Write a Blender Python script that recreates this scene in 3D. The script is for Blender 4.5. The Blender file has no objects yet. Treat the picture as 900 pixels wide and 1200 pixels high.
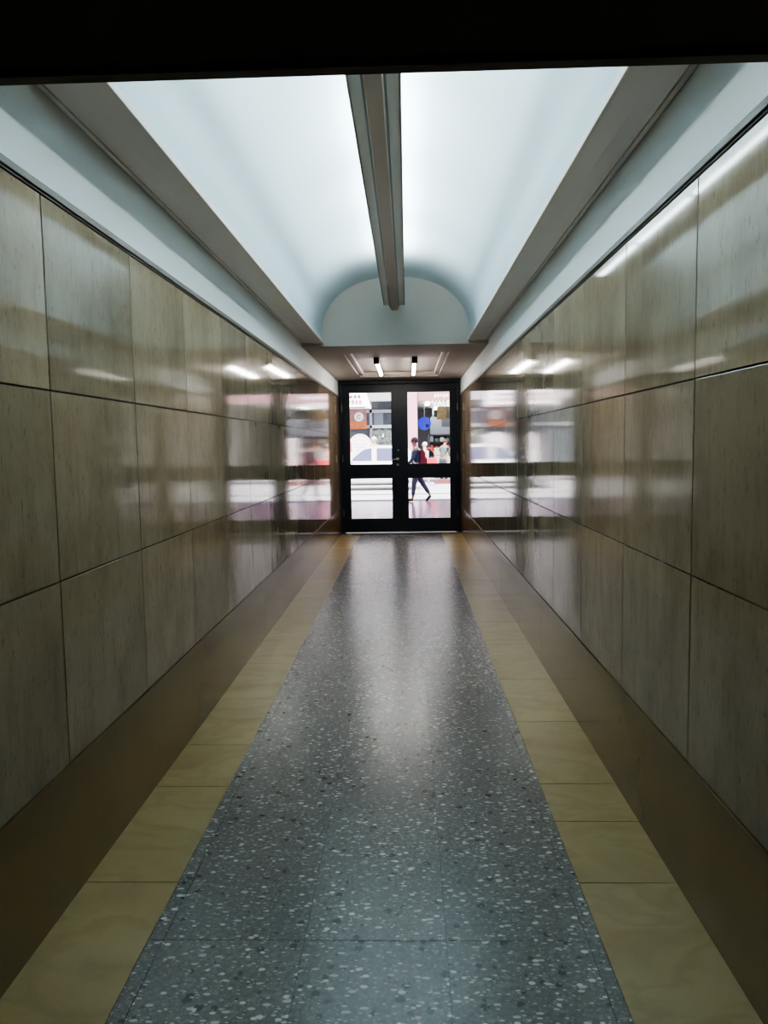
import bpy, bmesh, math, random
from mathutils import Vector, Matrix
random.seed(7)
SC = bpy.context.scene
COL = SC.collection
XL, XR = -1.14, 0.90          # faces of the two side walls
EYE = 1.5
YD = 13.0                     # plane of the street doors
YV = 8.5                      # end of the vaulted ceiling
ZS = 2.62                     # soffit height

# ------------------------------------------------------------------ helpers
class MB:
    """collects boxes, bars, tubes and sweeps into one mesh"""
    def __init__(s): s.v = []; s.f = []; s.m = []
    def add(s, vs, fs, mi=0):
        n = len(s.v); s.v += [tuple(v) for v in vs]
        s.f += [tuple(i + n for i in f) for f in fs]; s.m += [mi] * len(fs)
    def box(s, x0, x1, y0, y1, z0, z1, mi=0, M=None):
        vs = [Vector(p) for p in ((x0,y0,z0),(x1,y0,z0),(x1,y1,z0),(x0,y1,z0),(x0,y0,z1),(x1,y0,z1),(x1,y1,z1),(x0,y1,z1))]
        if M is not None: vs = [M @ v for v in vs]
        s.add(vs, [(0,3,2,1),(4,5,6,7),(0,1,5,4),(1,2,6,5),(2,3,7,6),(3,0,4,7)], mi)
    def prism(s, pts, axis, a0, a1, mi=0):
        """extrude closed polygon pts along an axis ('x','y','z')"""
        def P(p, a):
            return {'x': (a, p[0], p[1]), 'y': (p[0], a, p[1]), 'z': (p[0], p[1], a)}[axis]
        n = len(pts)
        vs = [P(p, a0) for p in pts] + [P(p, a1) for p in pts]
        fs = [tuple(range(n)), tuple(range(2*n-1, n-1, -1))] + [((i+1) % n, i, n+i, n+(i+1) % n) for i in range(n)]
        s.add(vs, fs, mi)
    def tube(s, a, b, r0, r1=None, n=16, mi=0, cap=True):
        r1 = r0 if r1 is None else r1
        a, b = Vector(a), Vector(b); d = (b - a).normalized()
        u = d.orthogonal().normalized(); w = d.cross(u)
        vs = []
        for p, r in ((a, r0), (b, r1)):
            for i in range(n):
                t = 2*math.pi*i/n; vs.append(p + u*(r*math.cos(t)) + w*(r*math.sin(t)))
        fs = [(i, (i+1) % n, n+(i+1) % n, n+i) for i in range(n)]
        if cap: fs += [tuple(range(n-1, -1, -1)), tuple(range(n, 2*n))]
        s.add(vs, fs, mi)
    def ball(s, c, rx, ry=None, rz=None, n=16, k=10, mi=0):
        ry = rx if ry is None else ry; rz = rx if rz is None else rz
        vs = [(c[0], c[1], c[2]+rz)]
        for j in range(1, k):
            p = math.pi*j/k
            for i in range(n):
                t = 2*math.pi*i/n
                vs.append((c[0]+rx*math.sin(p)*math.cos(t), c[1]+ry*math.sin(p)*math.sin(t), c[2]+rz*math.cos(p)))
        vs.append((c[0], c[1], c[2]-rz)); L = len(vs)-1
        fs = [(0, 1+i, 1+(i+1) % n) for i in range(n)]
        for j in range(k-2):
            for i in range(n):
                a = 1+j*n+i; b = 1+j*n+(i+1) % n; fs.append((a, a+n, b+n, b))
        fs += [(L, 1+(k-2)*n+(i+1) % n, 1+(k-2)*n+i) for i in range(n)]
        s.add(vs, fs, mi)
    def build(s, name, mats, parent=None, bevel=0, smooth=False, segs=2):
        me = bpy.data.meshes.new(name); me.from_pydata(s.v, [], s.f); me.validate()
        if not isinstance(mats, (list, tuple)): mats = [mats]
        for m in mats: me.materials.append(m)
        for p, mi in zip(me.polygons, s.m): p.material_index = mi; p.use_smooth = smooth
        bm = bmesh.new(); bm.from_mesh(me); bmesh.ops.recalc_face_normals(bm, faces=bm.faces); bm.to_mesh(me); bm.free()
        o = bpy.data.objects.new(name, me); COL.objects.link(o)
        if parent is not None: o.parent = parent
        if bevel:
            b = o.modifiers.new('Bevel', 'BEVEL'); b.width = bevel; b.segments = segs; b.limit_method = 'ANGLE'
        return o

def struct(o): o['kind'] = 'structure'; return o
def tag(o, label, cat, group=None):
    o['label'] = label; o['category'] = cat
    if group: o['group'] = group
    return o
def empty(name, loc=(0,0,0), rz=0):
    o = bpy.data.objects.new(name, None); o.empty_display_size = .1; COL.objects.link(o)
    o.location = loc; o.rotation_euler = (0,0,rz); return o
def text_mesh(name, s, size, mat, parent, loc, rot=(math.pi/2,0,0), depth=.01, align='LEFT', sx=1, extrude_bold=0.0):
    c = bpy.data.curves.new(name, 'FONT'); c.body = s; c.size = size; c.extrude = depth; c.align_x = align; c.offset = extrude_bold
    t = bpy.data.objects.new('tmp', c); COL.objects.link(t)
    dg = bpy.context.evaluated_depsgraph_get(); me = bpy.data.meshes.new_from_object(t.evaluated_get(dg))
    COL.objects.unlink(t); bpy.data.objects.remove(t)
    me.name = name; me.materials.clear(); me.materials.append(mat)
    o = bpy.data.objects.new(name, me); COL.objects.link(o); o.parent = parent
    o.location = loc; o.rotation_euler = rot; o.scale = (sx,1,1); return o

# ------------------------------------------------------------------ materials
def mat(name, base=(.5,.5,.5), rough=.5, metal=0, spec=.5, emit=None, es=0, noise=0, nscale=5, stretch=(1,1,1), bump=0, bscale=20, coat=0, island=0):
    m = bpy.data.materials.new(name); m.use_nodes = True
    nt = m.node_tree; N = nt.nodes; L = nt.links; b = N['Principled BSDF']
    b.inputs['Base Color'].default_value = (*base, 1); b.inputs['Roughness'].default_value = rough
    b.inputs['Metallic'].default_value = metal; b.inputs['Specular IOR Level'].default_value = spec
    if coat: b.inputs['Coat Weight'].default_value = coat; b.inputs['Coat Roughness'].default_value = .05
    if emit: b.inputs['Emission Color'].default_value = (*emit, 1); b.inputs['Emission Strength'].default_value = es
    if noise or bump:
        tc = N.new('ShaderNodeTexCoord'); mp = N.new('ShaderNodeMapping'); mp.inputs['Scale'].default_value = stretch
        L.new(tc.outputs['Object'], mp.inputs['Vector'])
    if noise:
        nz = N.new('ShaderNodeTexNoise'); nz.inputs['Scale'].default_value = nscale; nz.inputs['Detail'].default_value = 6
        L.new(mp.outputs[0], nz.inputs['Vector'])
        cr = N.new('ShaderNodeValToRGB'); cr.color_ramp.elements[0].position = .3; cr.color_ramp.elements[1].position = .7
        cr.color_ramp.elements[0].color = (*[c*(1-noise) for c in base], 1); cr.color_ramp.elements[1].color = (*[min(1, c*(1+noise)) for c in base], 1)
        L.new(nz.outputs['Fac'], cr.inputs[0]); L.new(cr.outputs[0], b.inputs['Base Color'])
    if bump:
        n2 = N.new('ShaderNodeTexNoise'); n2.inputs['Scale'].default_value = bscale; n2.inputs['Detail'].default_value = 4
        L.new(mp.outputs[0], n2.inputs['Vector']); bp = N.new('ShaderNodeBump'); bp.inputs['Strength'].default_value = bump; bp.inputs['Distance'].default_value = .01
        L.new(n2.outputs['Fac'], bp.inputs['Height']); L.new(bp.outputs[0], b.inputs['Normal'])
    return m

def ramp(N, pts):
    cr = N.new('ShaderNodeValToRGB'); e = cr.color_ramp.elements
    while len(e) > len(pts): e.remove(e[-1])
    while len(e) < len(pts): e.new(.5)
    for el, (p, c) in zip(e, pts): el.position = p; el.color = (*c, 1)
    return cr

def mat_panel():
    m = bpy.data.materials.new('polished_travertine'); m.use_nodes = True
    nt = m.node_tree; N = nt.nodes; L = nt.links; b = N['Principled BSDF']
    tc = N.new('ShaderNodeTexCoord'); geo = N.new('ShaderNodeNewGeometry')
    off = N.new('ShaderNodeVectorMath'); off.operation = 'SCALE'; off.inputs[0].default_value = (13, 7, 3)
    L.new(geo.outputs['Random Per Island'], off.inputs['Scale'])
    ad = N.new('ShaderNodeVectorMath'); L.new(tc.outputs['Object'], ad.inputs[0]); L.new(off.outputs[0], ad.inputs[1])
    def noise(sc, st, det=6, rg=.6):
        mp = N.new('ShaderNodeMapping'); mp.inputs['Scale'].default_value = st; L.new(ad.outputs[0], mp.inputs[0])
        n = N.new('ShaderNodeTexNoise'); n.inputs['Scale'].default_value = sc; n.inputs['Detail'].default_value = det; n.inputs['Roughness'].default_value = rg
        L.new(mp.outputs[0], n.inputs['Vector']); return n
    cloud = noise(2.2, (1,1,.8)); streak = noise(16, (1,1,.18), 8, .7); fine = noise(70, (1,1,.35), 4, .7)
    c1 = ramp(N, [(.3,(.255,.184,.116)),(.7,(.405,.312,.212))]); L.new(cloud.outputs['Fac'], c1.inputs[0])
    c2 = ramp(N, [(.33,(.86,.84,.80)),(.5,(.99,.99,.99)),(.72,(1.04,1.04,1.03))]); L.new(streak.outputs['Fac'], c2.inputs[0])
    c3 = ramp(N, [(.30,(.55,.53,.48)),(.40,(1,1,1)),(.75,(1.1,1.1,1.1))]); L.new(fine.outputs['Fac'], c3.inputs[0])
    mx = N.new('ShaderNodeMix'); mx.data_type = 'RGBA'; mx.blend_type = 'MULTIPLY'; mx.inputs[0].default_value = 1
    L.new(c1.outputs[0], mx.inputs[6]); L.new(c2.outputs[0], mx.inputs[7])
    m2 = N.new('ShaderNodeMix'); m2.data_type = 'RGBA'; m2.blend_type = 'MULTIPLY'; m2.inputs[0].default_value = .8
    L.new(mx.outputs[2], m2.inputs[6]); L.new(c3.outputs[0], m2.inputs[7])
    # every slab a little lighter or darker
    cv = ramp(N, [(0,(.86,.86,.85)),(1,(1.12,1.11,1.10))]); L.new(geo.outputs['Random Per Island'], cv.inputs[0])
    m3 = N.new('ShaderNodeMix'); m3.data_type = 'RGBA'; m3.blend_type = 'MULTIPLY'; m3.inputs[0].default_value = 1
    L.new(m2.outputs[2], m3.inputs[6]); L.new(cv.outputs[0], m3.inputs[7])
    L.new(m3.outputs[2], b.inputs['Base Color'])
    b.inputs['Roughness'].default_value = .065
    b.inputs['Specular IOR Level'].default_value = .42
    return m

def mat_terrazzo():
    m = bpy.data.materials.new('grey_terrazzo'); m.use_nodes = True
    nt = m.node_tree; N = nt.nodes; L = nt.links; b = N['Principled BSDF']
    tc = N.new('ShaderNodeTexCoord'); geo = N.new('ShaderNodeNewGeometry')
    wn = N.new('ShaderNodeTexNoise'); wn.inputs['Scale'].default_value = 55; wn.inputs['Detail'].default_value = 0; L.new(tc.outputs['Object'], wn.inputs['Vector'])
    sc = N.new('ShaderNodeVectorMath'); sc.operation = 'MULTIPLY_ADD'; sc.inputs[1].default_value = (.0018,.0018,.0); L.new(wn.outputs['Color'], sc.inputs[0]); L.new(tc.outputs['Object'], sc.inputs[2])
    off = N.new('ShaderNodeVectorMath'); off.operation = 'SCALE'; off.inputs[0].default_value = (5, 9, 0); L.new(geo.outputs['Random Per Island'], off.inputs['Scale'])
    ad = N.new('ShaderNodeVectorMath'); L.new(sc.outputs[0], ad.inputs[0]); L.new(off.outputs[0], ad.inputs[1])
    base = N.new('ShaderNodeTexNoise'); base.inputs['Scale'].default_value = 60; base.inputs['Detail'].default_value = 5; L.new(ad.outputs[0], base.inputs['Vector'])
    cur = ramp(N, [(.3,(.108,.097,.087)),(.5,(.152,.138,.125)),(.72,(.21,.194,.176))]); L.new(base.outputs['Fac'], cur.inputs[0])
    last = cur.outputs[0]
    # sheets of chips: scale, stretch, radius, colours, how many of the cells carry a chip
    for scale, st, rad, col, amt, rot in ((22,(1,1,0),.36,(.040,.043,.043),.78,.3),(26,(1,1.5,0),.36,(.22,.205,.19),.68,1.1),(90,(1,1.4,0),.40,(.30,.28,.26),.76,1.4),(48,(1,1.8,0),.36,(.46,.43,.40),.80,2.1),(24,(1.0,2.2,0),.34,(.52,.49,.46),.78,1.8),(17,(1.3,1.9,0),.27,(.66,.62,.59),.80,.9)):
        mp = N.new('ShaderNodeMapping'); mp.inputs['Scale'].default_value = st; mp.inputs['Rotation'].default_value = (0,0,rot); mp.inputs['Location'].default_value = (scale*.37, rot*5, 0)
        L.new(ad.outputs[0], mp.inputs[0])
        v = N.new('ShaderNodeTexVoronoi'); v.voronoi_dimensions = '2D'; v.inputs['Scale'].default_value = scale; L.new(mp.outputs[0], v.inputs['Vector'])
        sp = N.new('ShaderNodeSeparateColor'); L.new(v.outputs['Color'], sp.inputs[0])
        # radius grows with the cell's random value, none below amt
        r = N.new('ShaderNodeMapRange'); r.inputs[1].default_value = amt-.12; r.inputs[2].default_value = 1; r.inputs[3].default_value = 0; r.inputs[4].default_value = rad; L.new(sp.outputs[0], r.inputs[0])
        lt = N.new('ShaderNodeMath'); lt.operation = 'SUBTRACT'; L.new(r.outputs[0], lt.inputs[0]); L.new(v.outputs['Distance'], lt.inputs[1])
        sm = N.new('ShaderNodeMapRange'); sm.inputs[1].default_value = 0; sm.inputs[2].default_value = .05; L.new(lt.outputs[0], sm.inputs[0])
        mx = N.new('ShaderNodeMix'); mx.data_type = 'RGBA'; L.new(sm.outputs[0], mx.inputs[0]); L.new(last, mx.inputs[6]); mx.inputs[7].default_value = (*col, 1)
        last = mx.outputs[2]
    cv = ramp(N, [(0,(.9,.9,.9)),(1,(1.12,1.12,1.12))]); L.new(geo.outputs['Random Per Island'], cv.inputs[0])
    m3 = N.new('ShaderNodeMix'); m3.data_type = 'RGBA'; m3.blend_type = 'MULTIPLY'; m3.inputs[0].default_value = 1
    L.new(last, m3.inputs[6]); L.new(cv.outputs[0], m3.inputs[7]); L.new(m3.outputs[2], b.inputs['Base Color'])
    b.inputs['Roughness'].default_value = .26
    return m

def mat_sandstone():
    m = bpy.data.materials.new('yellow_sandstone'); m.use_nodes = True
    nt = m.node_tree; N = nt.nodes; L = nt.links; b = N['Principled BSDF']
    tc = N.new('ShaderNodeTexCoord'); geo = N.new('ShaderNodeNewGeometry')
    off = N.new('ShaderNodeVectorMath'); off.operation = 'SCALE'; off.inputs[0].default_value = (11, 17, 0); L.new(geo.outputs['Random Per Island'], off.inputs['Scale'])
    ad = N.new('ShaderNodeVectorMath'); L.new(tc.outputs['Object'], ad.inputs[0]); L.new(off.outputs[0], ad.inputs[1])
    mp = N.new('ShaderNodeMapping'); mp.inputs['Scale'].default_value = (.8,1.5,1); mp.inputs['Rotation'].default_value = (0,0,.15); L.new(ad.outputs[0], mp.inputs[0])
    n = N.new('ShaderNodeTexNoise'); n.inputs['Scale'].default_value = 2.2; n.inputs['Detail'].default_value = 7; n.inputs['Distortion'].default_value = .6; L.new(mp.outputs[0], n.inputs['Vector'])
    c = ramp(N, [(.25,(.28,.175,.075)),(.42,(.375,.27,.125)),(.5,(.40,.298,.145)),(.54,(.355,.258,.12)),(.6,(.41,.305,.15)),(.8,(.44,.335,.172))]); L.new(n.outputs['Fac'], c.inputs[0])
    cv = ramp(N, [(0,(.86,.85,.82)),(1,(1.12,1.12,1.1))]); L.new(geo.outputs['Random Per Island'], cv.inputs[0])
    m3 = N.new('ShaderNodeMix'); m3.data_type = 'RGBA'; m3.blend_type = 'MULTIPLY'; m3.inputs[0].default_value = 1
    L.new(c.outputs[0], m3.inputs[6]); L.new(cv.outputs[0], m3.inputs[7]); L.new(m3.outputs[2], b.inputs['Base Color'])
    b.inputs['Roughness'].default_value = .32
    return m

def mat_glass(name='clear_glass', tint=(1,1,1)):
    m = bpy.data.materials.new(name); m.use_nodes = True
    nt = m.node_tree; N = nt.nodes; L = nt.links; N.remove(N['Principled BSDF'])
    t = N.new('ShaderNodeBsdfTransparent'); t.inputs[0].default_value = (*tint, 1)
    g = N.new('ShaderNodeBsdfGlossy'); g.inputs['Roughness'].default_value = .02
    fr = N.new('ShaderNodeFresnel'); fr.inputs[0].default_value = 1.45
    mx = N.new('ShaderNodeMixShader'); L.new(fr.outputs[0], mx.inputs[0]); L.new(t.outputs[0], mx.inputs[1]); L.new(g.outputs[0], mx.inputs[2])
    L.new(mx.outputs[0], N['Material Output'].inputs[0]); return m

PANEL = mat_panel(); TERR = mat_terrazzo(); SAND = mat_sandstone(); GLASS = mat_glass()
PLINTH = mat('brown_stone', (.175,.108,.040), .17, noise=.10, nscale=2)
JOINT = mat('dark_joint', (.015,.013,.010), .9)
WHITE = mat('white_plaster', (.61,.72,.765), .6)
FRZ = mat('white_frieze_paint', (.86,.90,.91), .5)
SOFF = mat('grey_soffit_paint', (.84,.77,.73), .6)
LOBBY = mat('warm_grey_ceiling', (.55,.50,.45), .6)
RECESS = mat('pale_pink_panel', (.50,.43,.38), .5, noise=.12, nscale=4)
TRIM = mat('dark_bronze_strip', (.12,.095,.072), .5)
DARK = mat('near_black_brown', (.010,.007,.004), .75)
DLIP = mat('dark_grey_lip', (.07,.068,.062), .6)
DOOR = mat('black_blue_enamel', (.006,.010,.018), .35)
STEEL = mat('worn_steel', (.45,.45,.44), .35, metal=.9)
FIXW = mat('white_fixture_enamel', (.92,.95,.94), .5)
FIXB = mat('taupe_fixture_spine', (.50,.41,.34), .5)
FIXD = mat('grey_fixture_edge', (.30,.31,.31), .5)
TUBE = mat('lit_tube', (.9,.9,.9), .4, emit=(1,.98,.93), es=14)
TUBE2 = mat('lit_cool_tube', (.9,.9,.9), .4, emit=(.85,.97,1), es=14)
CAP = mat('dark_cap', (.03,.028,.025), .5)

# ------------------------------------------------------------------ corridor floor
YN = -2.6
f = MB(); f.box(XL-.05, XR+.05, YN, YD+.35, -.12, -.004, 1)
ys = [2.21 + .85*k for k in range(-6, 14)]
xs = [-.812, -.765, -.332, .100, .532, .566]
xs = [-.812, -.765, -.332, .100, .525, .566]
for i, (xa, xb) in enumerate(zip(xs, xs[1:])):
    for ya, yb in zip([YN]+ys, ys+[YD+.35]):
        if yb - ya < .02 or ya >= YD: continue
        g = .0010
        f.box(xa+g, xb-g, max(ya, YN)+g, min(yb, YD+.02)-g, -.004, 0, 0)
struct(f.build('floor', [TERR, JOINT]))
def border(name, x0, x1, cuts):
    b = MB(); ys_ = [YN] + cuts + [YD+.02]
    b.box(x0, x1, YN, YD+.02, -.004, -.0025, 1)
    for a, c in zip(ys_, ys_[1:]): b.box(x0+.0012, x1-.0012, a+.002, c-.002, -.0025, .0003, 0)
    return struct(b.build(name, [SAND, JOINT]))
border('trim_1', XL, -.812, [-1.9,-1.0,-.2,.55,1.15,1.72,2.52,3.27,3.75,4.45,5.2,6.0,6.85,7.6,8.5,9.3,10.2,11.1,12.0])
border('trim_2', .566, XR, [-1.8,-.9,-.1,.7,1.3,1.85,2.52,2.95,3.29,4.05,4.8,5.65,6.4,7.3,8.1,9.0,9.9,10.7,11.6,12.4])

# ------------------------------------------------------------------ plinths and panelled walls
def plinth(name, side):
    b = MB(); cuts = [YN,-1.6,.62,2.88,5.15,7.4,9.7,11.9,YD] if side > 0 else [YN,-.9,1.4,5.9,8.2,10.6,YD]
    for a, c in zip(cuts, cuts[1:]):
        if side < 0: b.box(XL-.02, XL+.004, a+.0008, c-.0008, .0003, .452)
        else: b.box(XR-.004, XR+.02, a+.0008, c-.0008, .0003, .452)
    return struct(b.build(name, PLINTH, bevel=.002))
plinth('baseboard_left', -1); plinth('baseboard_right', 1)

ROWS = [(.457,1.068),(1.073,1.688),(1.693,2.300)]
PY = [2.453 + .772*k for k in range(-7, 14)] + [YD]
def wall(name, side):
    X = XL if side < 0 else XR
    b = MB(); g = .0022
    b.box(min(X, X+side*.30)+(.0 if side>0 else 0)+ (0.014 if side>0 else 0), max(X, X+side*.30)-(0.014 if side<0 else 0), YN, YD+.3, -.1, 3.9, 1)
    for ya, yb in zip([YN]+PY, PY):
        if yb-ya < .05: continue
        for za, zb in ROWS:
            t1 = random.uniform(-.0006, .0006); t2 = random.uniform(-.0008, .0008)
            c = Vector((X, (ya+yb)/2, (za+zb)/2))
            M = Matrix.Translation(c) @ Matrix.Rotation(t1, 4, 'Z') @ Matrix.Rotation(t2, 4, 'Y') @ Matrix.Translation(-c)
            b.box(X if side > 0 else X-.012, X+.012 if side > 0 else X, ya+.0034, yb-.0034, za, zb, 0, M)
    w = struct(b.build(name, [PANEL, JOINT], bevel=.0016, segs=2))
    fz = MB(); x0, x1 = sorted((X, X+side*.012)); fz.box(x0, x1, YN, YD+.02, 2.334, 2.72)
    fz.build('frieze', FRZ, w)
    tr = MB(); x0, x1 = sorted((X-side*.012, X+side*.012)); tr.box(x0, x1, YN, YD, 2.310, 2.334)
    x0, x1 = sorted((X-side*.005, X+side*.012)); tr.box(x0, x1, YN, YD, 2.302, 2.309)
    tr.build('metal_strip', TRIM, w, bevel=.002)
    return w
wall('wall_left', -1); wall('wall_right', 1)
b = MB(); b.box(XL-.3, XR+.3, YN-.2, YN, -.1, 3.9); struct(b.build('wall_back', DARK))

# ------------------------------------------------------------------ low dark ceiling over the near end
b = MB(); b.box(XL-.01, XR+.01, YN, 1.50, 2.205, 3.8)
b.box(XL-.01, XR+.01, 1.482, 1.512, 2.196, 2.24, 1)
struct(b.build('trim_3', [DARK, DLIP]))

# ------------------------------------------------------------------ cornices (soffits at both sides of the vault)
CX, AX, HZ = -.1125, .815, .66
def cornice(name, X, Xi, s):
    b = MB()
    w = abs(Xi - X); d = s  # direction from the wall to the room's middle
    def bx(a, c, z0, z1, mi=0):
        x0, x1 = sorted((X + d*a, X + d*c)); b.box(x0, x1, 1.50, YV, z0, z1, mi)
    bx(.0, w-.030, ZS+.012, ZS+.10)            # upper slab, leaves the shadow gap
    bx(.012, .030, ZS+.001, ZS+.013)           # small bead at the wall
    bx(.038, w*.55, ZS, ZS+.012)
    bx(w*.55, w-.012, ZS-.006, ZS+.012)
    bx(w-.014, w, ZS-.006, ZS+.030)
    return struct(b.build(name, SOFF, bevel=.0025))
cornice('trim_4', XL, -.900, 1); cornice('trim_5', XR, .675, -1)

# ------------------------------------------------------------------ vaulted ceiling with its end wall
b = MB(); pts = []
NP = 48
for i in range(NP+1):
    t = math.pi*i/NP; c, s_ = math.cos(t), math.sin(t); e = 2/2.25
    pts.append((CX + AX*math.copysign(abs(c)**e, c), ZS+.03 + HZ*abs(s_)**e))
vs = []; fs = []
NY = 2
for (x, z) in pts: vs += [(x, 1.45, z), (x, YV, z)]
for i in range(NP): fs.append((2*i, 2*i+1, 2*i+3, 2*i+2))
b.add(vs, fs)
vs = [(x, YV, z) for x, z in pts]
n = len(vs); vs += [(XL, YV, 3.8), (XR, YV, 3.8), (XL, YV, 2.60), (XR, YV, 2.60)]
b.add([(x, YV, z) for x, z in pts] + [(pts[-1][0], YV, 2.585), (pts[0][0], YV, 2.585)], [tuple(range(n+2))])
b.m[-1] = 1
vault = b.build('ceiling', [WHITE, mat('shade_toned_end_wall', (.55,.51,.46), .6)], smooth=True)  # end wall toned darker than the vault, its weaker light put into the colour
for p in vault.data.polygons: p.use_smooth = len(p.vertices) == 4
struct(vault)
# roof mass above the vault so that no daylight leaks in
b = MB(); b.box(XL-.3, XR+.3, YN-.2, YD+.3, 3.8, 4.3); struct(b.build('ceiling.001', DARK))

# ------------------------------------------------------------------ flat ceiling of the lobby with recessed tray
ZL = 2.585
rx0, rx1, ry0, ry1 = -.745, .515, 9.25, 12.45
b = MB()
b.box(XL, rx0, YV+.02, YD, ZL, 2.80); b.box(rx1, XR, YV+.02, YD, ZL, 2.80)
b.box(rx0, rx1, YV+.02, ry0, ZL, 2.80); b.box(rx0, rx1, ry1, YD, ZL, 2.80)
lob = struct(b.build('ceiling.002', LOBBY))
b = MB(); b.box(rx0, rx1, ry0, ry1, ZL+.075, ZL+.20); b.build('tray', RECESS, lob)
b = MB()
for k, (w, z) in enumerate(((.05, .012), (.022, .03))):
    o_ = .0 if k == 0 else .05
    b.box(rx0+o_, rx0+o_+w, ry0+o_, ry1-o_, ZL+.075-z-.02, ZL+.075); b.box(rx1-o_-w, rx1-o_, ry0+o_, ry1-o_, ZL+.075-z-.02, ZL+.075)
    b.box(rx0+o_, rx1-o_, ry0+o_, ry0+o_+w, ZL+.075-z-.02, ZL+.075); b.box(rx0+o_, rx1-o_, ry1-o_-w, ry1-o_, ZL+.075-z-.02, ZL+.075)
b.build('moulding', mat('pale_moulding', (.62,.56,.50), .45), lob, bevel=.006)

# ------------------------------------------------------------------ lamps
def batten(x, label):
    r = empty('ceiling_lamp', (x, 11.3, ZL+.075))
    m = MB(); m.box(-.030, .030, -.95, .95, -.045, 0); m.build('housing', FIXW, r, bevel=.004)
    m = MB(); m.tube((0,-.90,-.058), (0,.93,-.058), .022); m.build('tube', TUBE, r, smooth=False)
    m = MB(); m.box(-.036, .036, -1.0, -.90, -.085, 0); m.build('end_cap', CAP, r, bevel=.004)
    m = MB(); m.box(-.032, .032, .93, .97, -.078, 0); m.build('end_cap', FIXW, r, bevel=.004)
    return tag(r, label, 'lamp', 'fluorescent lamps over the street doors')
batten(-.395, 'left lit fluorescent tube lamp in the ceiling tray before the doors')
batten(.115, 'right lit fluorescent tube lamp in the ceiling tray before the doors')

FXC = -.117
fx = empty('linear_light', (FXC, 5.0, 2.95))
y0, y1 = 1.52-5.0, YV-.03-5.0
m = MB(); m.prism([(-.036,0),(.036,0),(.040,.010),(.040,.09),(-.040,.09),(-.040,.010)], 'y', y0, y1); m.build('spine', FIXB, fx, bevel=.001)
for s in (-1, 1):
    m = MB(); a, c = sorted((s*.052, s*.103)); m.box(a, c, y0, y1-.15, .030, .040); m.build('reflector', FIXW, fx)
    m = MB(); a, c = sorted((s*.103, s*.112)); m.box(a, c, y0, y1-.15, .026, .060)
    a, c = sorted((s*.041, s*.052)); m.box(a, c, y0, y1-.05, .020, .050); m.build('edge_strip', FIXD, fx)
    for k in range(5):
        m = MB(); ya = y0+.12+k*1.18; m.tube((s*.075, ya, .100), (s*.075, ya+1.05, .100), .015, n=10)
        m.build('tube', TUBE2, fx, smooth=True)
for k in range(5):
    m = MB(); m.tube((0, y0+.5+k*1.4, .085), (0, y0+.5+k*1.4, .36), .006, n=8); m.build('hanger', FIXD, fx)
tag(fx, 'long linear light fitting hanging down the middle of the white vault', 'light')

def area(name, loc, rot, sx, sy, power, col, spread=math.pi):
    l = bpy.data.lights.new(name, 'AREA'); l.shape = 'RECTANGLE'; l.size = sx; l.size_y = sy; l.energy = power; l.color = col; l.spread = spread
    o = bpy.data.objects.new(name, l); COL.objects.link(o); o.location = loc; o.rotation_euler = rot; return o
for s in (-1, 1):
    for k in range(5):
        ya = 1.52+.12+k*1.18+.525
        area('uplight', (FXC+s*.078, ya, 3.070), (math.pi, -s*.80, 0), .05, 1.05, 7.4, (.80,.95,1.0))
for x in (-.395, .115):
    area('downlight', (x, 11.3, ZL-.012), (0,0,0), .05, 1.7, 4.0, (1,.95,.88))

# ------------------------------------------------------------------ street doors
b = MB()
b.box(XL, XL+.045, YD-.05, YD+.09, 0, ZL); b.box(XR-.045, XR, YD-.05, YD+.09, 0, ZL)
b.box(XL+.045, XR-.045, YD-.05, YD+.09, 2.515, ZL)
b.box(XL+.02, -1.060, YD+.048, YD+.09, .012, ZL); b.box(.820, XR-.02, YD+.048, YD+.09, .012, ZL); b.box(XL+.02, XR-.02, YD+.048, YD+.09, 2.48, ZL)
struct(b.build('trim_6', DOOR, bevel=.004))
b = MB(); b.box(XL, XR, YD-.10, YD+.20, -.003, .010); struct(b.build('trim_7', mat('worn_threshold', (.10,.10,.095), .4, metal=.5), bevel=.003))
def leaf(name, x0, x1, g0, g1, hinge):
    m = MB(); ya, yb = YD, YD+.045
    m.box(x0, g0, ya, yb, .022, 2.508); m.box(g1, x1, ya, yb, .022, 2.508)
    m.box(g0, g1, ya, yb, .022, .245); m.box(g0, g1, ya, yb, .945, 1.168); m.box(g0, g1, ya, yb, 2.385, 2.508)
    d = struct(m.build(name, DOOR))
    for z0, z1 in ((.245,.945),(1.168,2.385)):
        m = MB(); w = .010
        m.box(g0, g0+w, ya-.006, yb, z0, z1); m.box(g1-w, g1, ya-.006, yb, z0, z1); m.box(g0+w, g1-w, ya-.006, yb, z0, z0+w); m.box(g0+w, g1-w, ya-.006, yb, z1-w, z1)
        m.build('glazing_bead', mat('bright_bead', (.30,.31,.33), .4) if z0 > 1 and False else DOOR, d)
        m = MB(); m.box(g0+w, g1-w, ya+.02, ya+.026, z0+w, z1-w); m.build('pane', GLASS, d)
    for z in (.35, 1.28, 2.12):
        m = MB(); m.tube((hinge, ya-.012, z-.06), (hinge, ya-.012, z+.06), .011, n=12); m.build('hinge', STEEL, d, smooth=False)
    return d
dl = leaf('door_1', -1.090, -.122, -.968, -.250, -1.092)
dr = leaf('door_2', -.118, .850, .008, .730, .852)
m = MB(); m.tube((-.160, YD-.012, 1.262), (-.160, YD+.0, 1.262), .026, n=20); m.tube((-.160, YD-.045, 1.262), (-.160, YD-.01, 1.262), .011, n=12)
m.tube((-.155, YD-.045, 1.262), (-.205, YD-.046, 1.258), .010, .009, n=12); m.tube((-.205, YD-.046, 1.258), (-.270, YD-.044, 1.236), .009, .008, n=12)
m.build('door_handle', STEEL, dl, smooth=False)
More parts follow.
